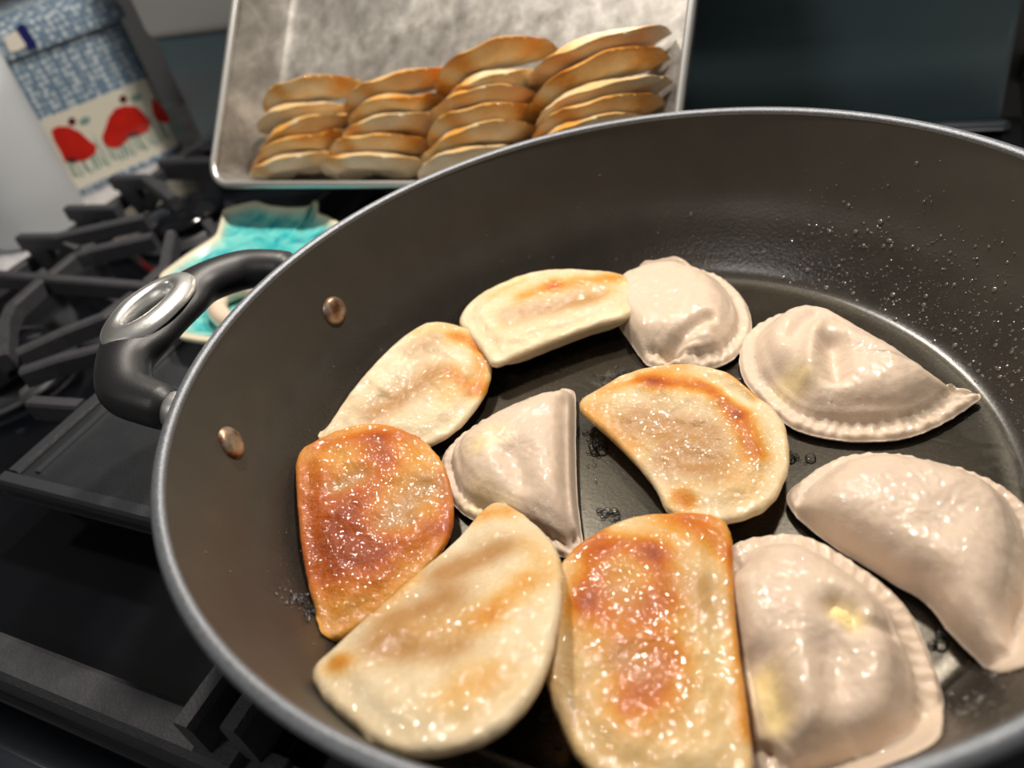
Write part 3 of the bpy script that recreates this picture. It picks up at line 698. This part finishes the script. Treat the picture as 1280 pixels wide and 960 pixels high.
# fried pierogi prototypes: half discs bulging on both faces, local x along the fold, y out to the crimped rim, z thickness
def half_disc(seed, brown):
    NU, NV = 44, 22; V = []; att = []; Fc = []
    rs = random.Random(seed); o1 = rs.random()*40
    wv = rs.uniform(-1, 1)
    for side in (1, -1):
        for i in range(NV+1):
            s = i/NV
            for k in range(NU+1):
                q = math.pi*k/NU; r_ = (1+.03*noise.noise(Vector((math.cos(q)*2+o1, math.sin(q)*2, 0))))
                x = .044*r_*math.cos(q)*(.04+.96*s)+0.0; y = .020*(1-s)+.047*r_*math.sin(q)**.85*s
                d = (1-s)
                rim_ = .0016*math.sqrt(max(0, 1-max(0, (s-.93)/.07)**2)) if s > .93 else .0016
                body = .0075*sm(np.array([(1-s)/.42]))[0]*(1 - .25*abs(math.cos(q))**2)
                fold_ = 1.0
                if y < .006: fold_ = math.sqrt(max(0.0, y/.006))
                h = side*(rim_+body*1.0)*max(fold_, .05)
                wave = .0026*math.sin(x*80+o1)*s*s*wv + .0042*noise.noise(Vector((x*50+o1, y*50, 2)))
                h += wave + side*.0006*noise.noise(Vector((x*200+o1, y*200, side*3)))
                V.append((x, y, h))
                e = .25*s*s + .30*noise.noise(Vector((x*60+o1, y*60, 9)))
                att.append(min(1, max(0, brown + e + (.12 if side < 0 else 0))))
    ns = (NV+1)*(NU+1)
    for side in (0, 1):
        for i in range(NV):
            for k in range(NU):
                a = side*ns+i*(NU+1)+k; f = (a, a+1, a+NU+2, a+NU+1); Fc.append(f if side == 0 else f[::-1])
    for k in range(NU):
        a = NV*(NU+1)+k; Fc.append((a, ns+a, ns+a+1, a+1)[::-1])
    # fold edge (k=0 and k=NU lines meet along y ~ 0)
    for i in range(NV):
        for k in (0, NU):
            a = i*(NU+1)+k; f = (a, a+NU+1, ns+a+NU+1, ns+a); Fc.append(f if k else f[::-1])
    m = bpy.data.meshes.new('pierogi'); m.from_pydata(V, [], Fc); m.polygons.foreach_set('use_smooth', [True]*len(m.polygons))
    for nme, val in (('brown', att), ('wet', [0]*len(V)), ('edge', [0]*len(V))):
        a_ = m.attributes.new(nme, 'FLOAT', 'POINT'); a_.data.foreach_set('value', np.array(val, np.float32))
    bm = bmesh.new(); bm.from_mesh(m); bmesh.ops.remove_doubles(bm, verts=bm.verts, dist=.00003); bmesh.ops.recalc_face_normals(bm, faces=bm.faces); bm.to_mesh(m); bm.free()
    m.materials.append(M['fried']); return m
protos = [half_disc(i, b) for i, b in enumerate((-.06, .06, -.12, .10, -.0, -.18))]
names4 = ['leftmost', 'second from left', 'third from left', 'rightmost']
ordn = ['bottom', 'second from bottom', 'third from bottom', 'fourth from bottom', 'fifth from bottom', 'topmost']
stacks = [
    [(357, 214, 110, 12, 2), (364, 190, 116, 14, 1), (376, 165, 116, 12, 0), (374, 141, 112, 4, 5), (383, 118, 120, 8, 4)],
    [(462, 213, 134, 0, 2), (468, 190, 122, 0, 4), (486, 160, 122, 6, 2), (490, 131, 112, 7, 1), (494, 106, 136, 9, 4)],
    [(585, 212, 130, 10, 5), (592, 187, 138, 8, 0), (598, 160, 134, 7, 4), (602, 134, 134, 1, 0), (617, 103, 110, 9, 2), (612, 71, 142, 10, 3)],
    [(735, 163, 150, 10, 0), (742, 145, 150, 9, 4), (750, 120, 156, 8, 5), (742, 93, 162, 13, 3), (746, 60, 164, 9, 2)]]
word = {0: 'golden', 1: 'orange brown', 2: 'pale gold', 3: 'deep brown', 4: 'golden', 5: 'cream coloured'}
for ci, stack in enumerate(stacks):
    for ri, (px, py, wpx, ang, pv) in enumerate(stack):
        n_ = len(stack)
        P = on(px-13, py+2, tp(0, 0, -.014), TN)
        dist = (P-CAM)@F; wid = wpx/FPX*dist
        s_ = min(wid/.088*1.2, 1.45)
        o = bpy.data.objects.new('pierogi', protos[pv]); COL.objects.link(o)
        q = math.radians(ang*1.0 + (11 if ri else 6))                       # tilt of the stack row inside the tray
        lean = math.radians(random.uniform(-11, 3))
        X_ = TX*math.cos(q)+TD*math.sin(q); Dp = -TX*math.sin(q)+TD*math.cos(q)
        Y_ = TN*math.cos(lean)+Dp*math.sin(lean)*(1)
        Z_ = np.cross(X_, Y_); 
        hgt = .047*.85
        base = P - TN*0 
        c_b = (base-RBL)@TN
        # drop so that its fold rests just above the tray floor
        loc = base - Y_*(.026)
        loc = loc + TN*((-TDEP+.0022+abs(math.sin(q))*.044*s_*0) - ((loc-RBL)@TN))
        o.matrix_world = Matrix(((X_[0]*s_, Y_[0]*.92, Z_[0]*.74, loc[0]), (X_[1]*s_, Y_[1]*.92, Z_[1]*.74, loc[1]), (X_[2]*s_, Y_[2]*.92, Z_[2]*.74, loc[2]), (0, 0, 0, 1)))
        bb = (loc-RBL)@TD; need = (.017+.012*abs(math.sin(q))) if ri == 0 else lastb+.0118
        if bb < need: o.location = Vector(o.location)+Vector(TD*(need-bb)); bb = need
        lastb = bb
        aa = (Vector(o.location)-Vector(RBL)).dot(Vector(TX)); hw = .0445*s_*math.cos(q)
        sh_ = max(0, .0125+hw-aa) if ci == 0 else (min(0, TW-.0125-hw-aa) if ci == 3 else 0)
        o.location = Vector(o.location)+Vector(TX*sh_)
        pos = 'topmost' if ri == n_-1 else ordn[ri]
        tag(o, '%s pierogi, %s of the %s stack in the baking pan' % (word[pv], pos, names4[ci]), 'pierogi', 'fried pierogies stacked in the baking pan')

# ================================================================== TURQUOISE SPOON REST
cont = [(279, 262), (300, 256), (320, 251), (336, 257), (362, 260), (388, 259), (394, 249), (400, 252), (399, 267), (412, 271), (430, 282), (440, 310), (420, 350), (385, 400), (340, 425), (290, 430), (250, 428), (222, 423), (212, 400), (204, 370), (198, 345), (235, 318), (270, 296), (276, 278)]
K3 = []
Wc = np.array([at(x, y, .047) for x, y in cont])
def dens(P, n): 
    Q = np.vstack([P, P[:1]]); L = np.r_[0, np.cumsum(np.linalg.norm(np.diff(Q, axis=0), axis=1))]; t_ = np.linspace(0, L[-1], n, endpoint=False)
    return np.stack([np.interp(t_, L, Q[:, j]) for j in range(3)], 1)
Wd = dens(Wc, 150); Wd = (Wd+np.roll(Wd, 1, 0)*.6+np.roll(Wd, -1, 0)*.6)/2.2
cen = Wd.mean(0); V = []; ed = []
top_l = [(1.0, .0000), (.985, .0012), (.95, .0008), (.9, -.0022), (.82, -.0048), (.6, -.0065), (.3, -.007), (.02, -.007)]
bot_l = [(.985, -.003), (.93, -.0062), (.85, -.0095), (.6, -.0105), (.02, -.0105)]
for s, h in top_l:
    for p_ in Wd: V.append(cen+(p_-cen)*s+np.array([0, 0, h])); ed.append(1.0 if s > .94 else (.35 if s > .89 else 0))
for s, h in bot_l:
    for p_ in Wd: V.append(cen+(p_-cen)*s+np.array([0, 0, h])); ed.append(.5)
n = 150; Fc = []
order = list(range(len(top_l)-1, -1, -1))+[len(top_l)+i for i in range(len(bot_l))]
for a, b in zip(order[:-1], order[1:]):
    for k in range(n): Fc.append((a*n+k, a*n+(k+1) % n, b*n+(k+1) % n, b*n+k))
Fc.append(tuple((len(top_l)-1)*n+k for k in range(n))); Fc.append(tuple((len(top_l)+len(bot_l)-1)*n+k for k in range(n))[::-1])
sr = empty('spoon_rest', tuple(cen-np.array([0, 0, .0105]))); tag(sr, 'turquoise glazed ceramic dish with jagged cream rim, behind the pan handle', 'dish')
d_ = mesh('dish', V, Fc, M['glaze'], None, True, {'edge': ed})
bm = bmesh.new(); bm.from_mesh(d_.data); bmesh.ops.recalc_face_normals(bm, faces=bm.faces); bm.to_mesh(d_.data); bm.free(); put(d_, sr)
ringp = [at(*q, .0465) for q in ((272, 388), (274, 374), (288, 365), (308, 360), (326, 366), (330, 384), (318, 400), (298, 405), (282, 400))]
ringp = spline(ringp, 40, True); ringp = np.vstack([ringp, ringp[:1]])
V, Fc = tube(ringp, [(.0062, .0062)]*41, 12); put(mesh('raised_loop', V, Fc, M['cream']), sr)['label'] = 'cream coloured raised loop on the dish'

# ================================================================== POTTERY CANISTER AND PLASTIC TUB ON THE LEFT COUNTER
CZ = -.012
fl, fr = at(105, 245, CZ), at(233, 187, CZ)
fu = fr-fl; fu /= np.linalg.norm(fu); fnrm = np.array([fu[1], -fu[0], 0])
FP = fr.copy()
def fpt(px, py, off=0): return on(px, py, FP+fnrm*off, fnrm)
ztop = fpt(128, 36)[2]; zb1 = fpt(112, 126)[2]; zb0 = fpt(165, 207)[2]
CW, CD = .132, .12
cc_ = fr - fu*(CW/2) - fnrm*(CD/2); cc_[2] = CZ
RM = Matrix((( fu[0], -fnrm[0], 0), (fu[1], -fnrm[1], 0), (0, 0, 1)))
can = empty('canister', tuple(cc_)); tag(can, 'blue dotted pottery canister painted with red poppies, at upper left', 'canister')
def rr2(w_, d_, r_, n=8):
    out = []
    for sx, sy, q0 in ((1, 1, 0), (-1, 1, 90), (-1, -1, 180), (1, -1, 270)):
        for k in range(n):
            q = math.radians(q0+90*k/(n-1)); out.append((sx*(w_/2-r_)+r_*math.cos(q), sy*(d_/2-r_)+r_*math.sin(q)))
    return out
def prism(name, levels, mat, root, band=None):
    """stack of rounded rectangles (w,d,r,z)"""
    V = []; bd = []; k = len(rr2(1, 1, .1)); Fc = []
    for w_, d_, r_, z in levels:
        for x, y in rr2(w_, d_, r_): V.append(np.array(RM@Vector((x, y, 0)))+np.array([cc_[0], cc_[1], z])); bd.append(1.0 if band and band[0] <= z <= band[1] else 0.0)
    for i in range(len(levels)-1):
        for j in range(k): Fc.append((i*k+j, i*k+(j+1) % k, (i+1)*k+(j+1) % k, (i+1)*k+j))
    Fc.append(tuple(range(k))[::-1]); Fc.append(tuple((len(levels)-1)*k+j for j in range(k)))
    o = mesh(name, V, Fc, mat, None, True, {'band': bd}); o.data.set_sharp_from_angle(angle=math.radians(40)); return put(o, root)
e_ = .0004
prism('body', [(CW-.006, CD-.006, .010, CZ), (CW, CD, .010, CZ+.003), (CW, CD, .010, zb0-e_), (CW, CD, .010, zb0), (CW, CD, .010, zb1), (CW, CD, .010, zb1+e_), (CW, CD, .010, ztop), (CW-.01, CD-.01, .010, ztop+.001)], M['pottery'], can, (zb0-e_/2, zb1+e_/2))
prism('lid', [(CW+.004, CD+.004, .012, ztop+.001), (CW+.012, CD+.012, .016, ztop+.003), (CW+.014, CD+.014, .018, ztop+.012), (CW+.008, CD+.008, .022, ztop+.026), (CW-.02, CD-.02, .03, ztop+.036), (CW-.08, CD-.07, .02, ztop+.040)], M['pottery'], can)
def decal(name, pts, mat, off=.0006, parent=None, thick=.0004, offp=0):
    P = [fpt(x, y, off+offp) for x, y in pts]; k = len(P)
    V = P+[p_-fnrm*(off+thick) for p_ in P]
    Fc = [tuple(range(k)), tuple(range(k, 2*k))[::-1]]+[(i, (i+1) % k, k+(i+1) % k, k+i) for i in range(k)]
    return put(mesh(name, V, Fc, mat, None, False), can)
def ell(cx, cy, rx, ry, rot=0, n=18):
    c_, s_ = math.cos(rot), math.sin(rot)
    return [(cx+rx*math.cos(q)*c_-ry*math.sin(q)*s_, cy+rx*math.cos(q)*s_+ry*math.sin(q)*c_) for q in np.linspace(0, 2*math.pi, n, endpoint=False)]
for i in range(26):
    x0 = 92+i*5.4; y0 = 224-(x0-92)*.42+rng.uniform(-3, 3)
    hh = rng.uniform(20, 46); dx = rng.uniform(-10, 4)
    decal('grass_stroke', [(x0, y0), (x0+3, y0-1), (x0+dx*.5-8+2.6, y0-hh*.6), (x0+dx-12, y0-hh), (x0+dx*.5-8, y0-hh*.6)], M['leaf'], .0003)
def poppy(pts, dot, bud, extra=()):
    decal('poppy_flower', pts, M['red'], .0008)
    if dot: decal('poppy_stamen', ell(*dot, 5, 5), M['maroon'], .0006)
    if bud: decal('poppy_bud', ell(*bud, 7, 4.5, -.4), M['leaf'], .0006)
poppy([(64, 163), (72, 158), (85, 158), (100, 165), (112, 176), (121, 182), (119, 192), (108, 200), (95, 202), (88, 199), (82, 203), (76, 190), (68, 176)], (90, 152), (106, 151))
poppy([(128, 170), (132, 160), (136, 147), (144, 136), (156, 132), (170, 133), (180, 142), (188, 152), (186, 163), (174, 169), (166, 167), (158, 176), (148, 185), (136, 184), (129, 178)], (154, 124), (170, 122))
poppy([(189, 124), (196, 127), (205, 136), (212, 148), (213, 152), (204, 154), (195, 150), (191, 140)], None, None)
decal('poppy_centre', ell(90, 200, 7, 3.5), M['maroon'], .001); decal('poppy_centre', ell(166, 168, 8, 3, -.3), M['maroon'], .001)
decal('lid_mark', [(4, 47), (20, 38), (33, 57), (22, 64), (12, 65)], M['ivory'], .0015, offp=.0068); decal('lid_stripe', [(20, 33), (30, 29), (47, 57), (35, 61)], M['navy'], .0019, offp=.0068)

# frosted tub
tc = np.array([-.697, .232, CZ]); tub = empty('plastic_tub', tuple(tc)); tag(tub, 'frosted white plastic tub at the left edge, in front of the canister', 'tub')
prof = [(0, .0), (.038, .0), (.044, .002), (.047, .008), (.0485, .05), (.050, .13), (.051, .17), (.0495, .17), (.0485, .13), (.047, .05), (.0455, .009), (.043, .0035), (0, .0032)]
V, Fc = lathe(prof, 72); o = mesh('tub_body', V, Fc, M['frost'], tub)
V, Fc = lathe([(.051, .166), (.0535, .167), (.0535, .171), (.051, .1722), (.0492, .171), (.0492, .168)], 72); mesh('tub_rim', V, Fc, M['frost'], tub)
print('canister ztop', ztop, zb1, zb0)
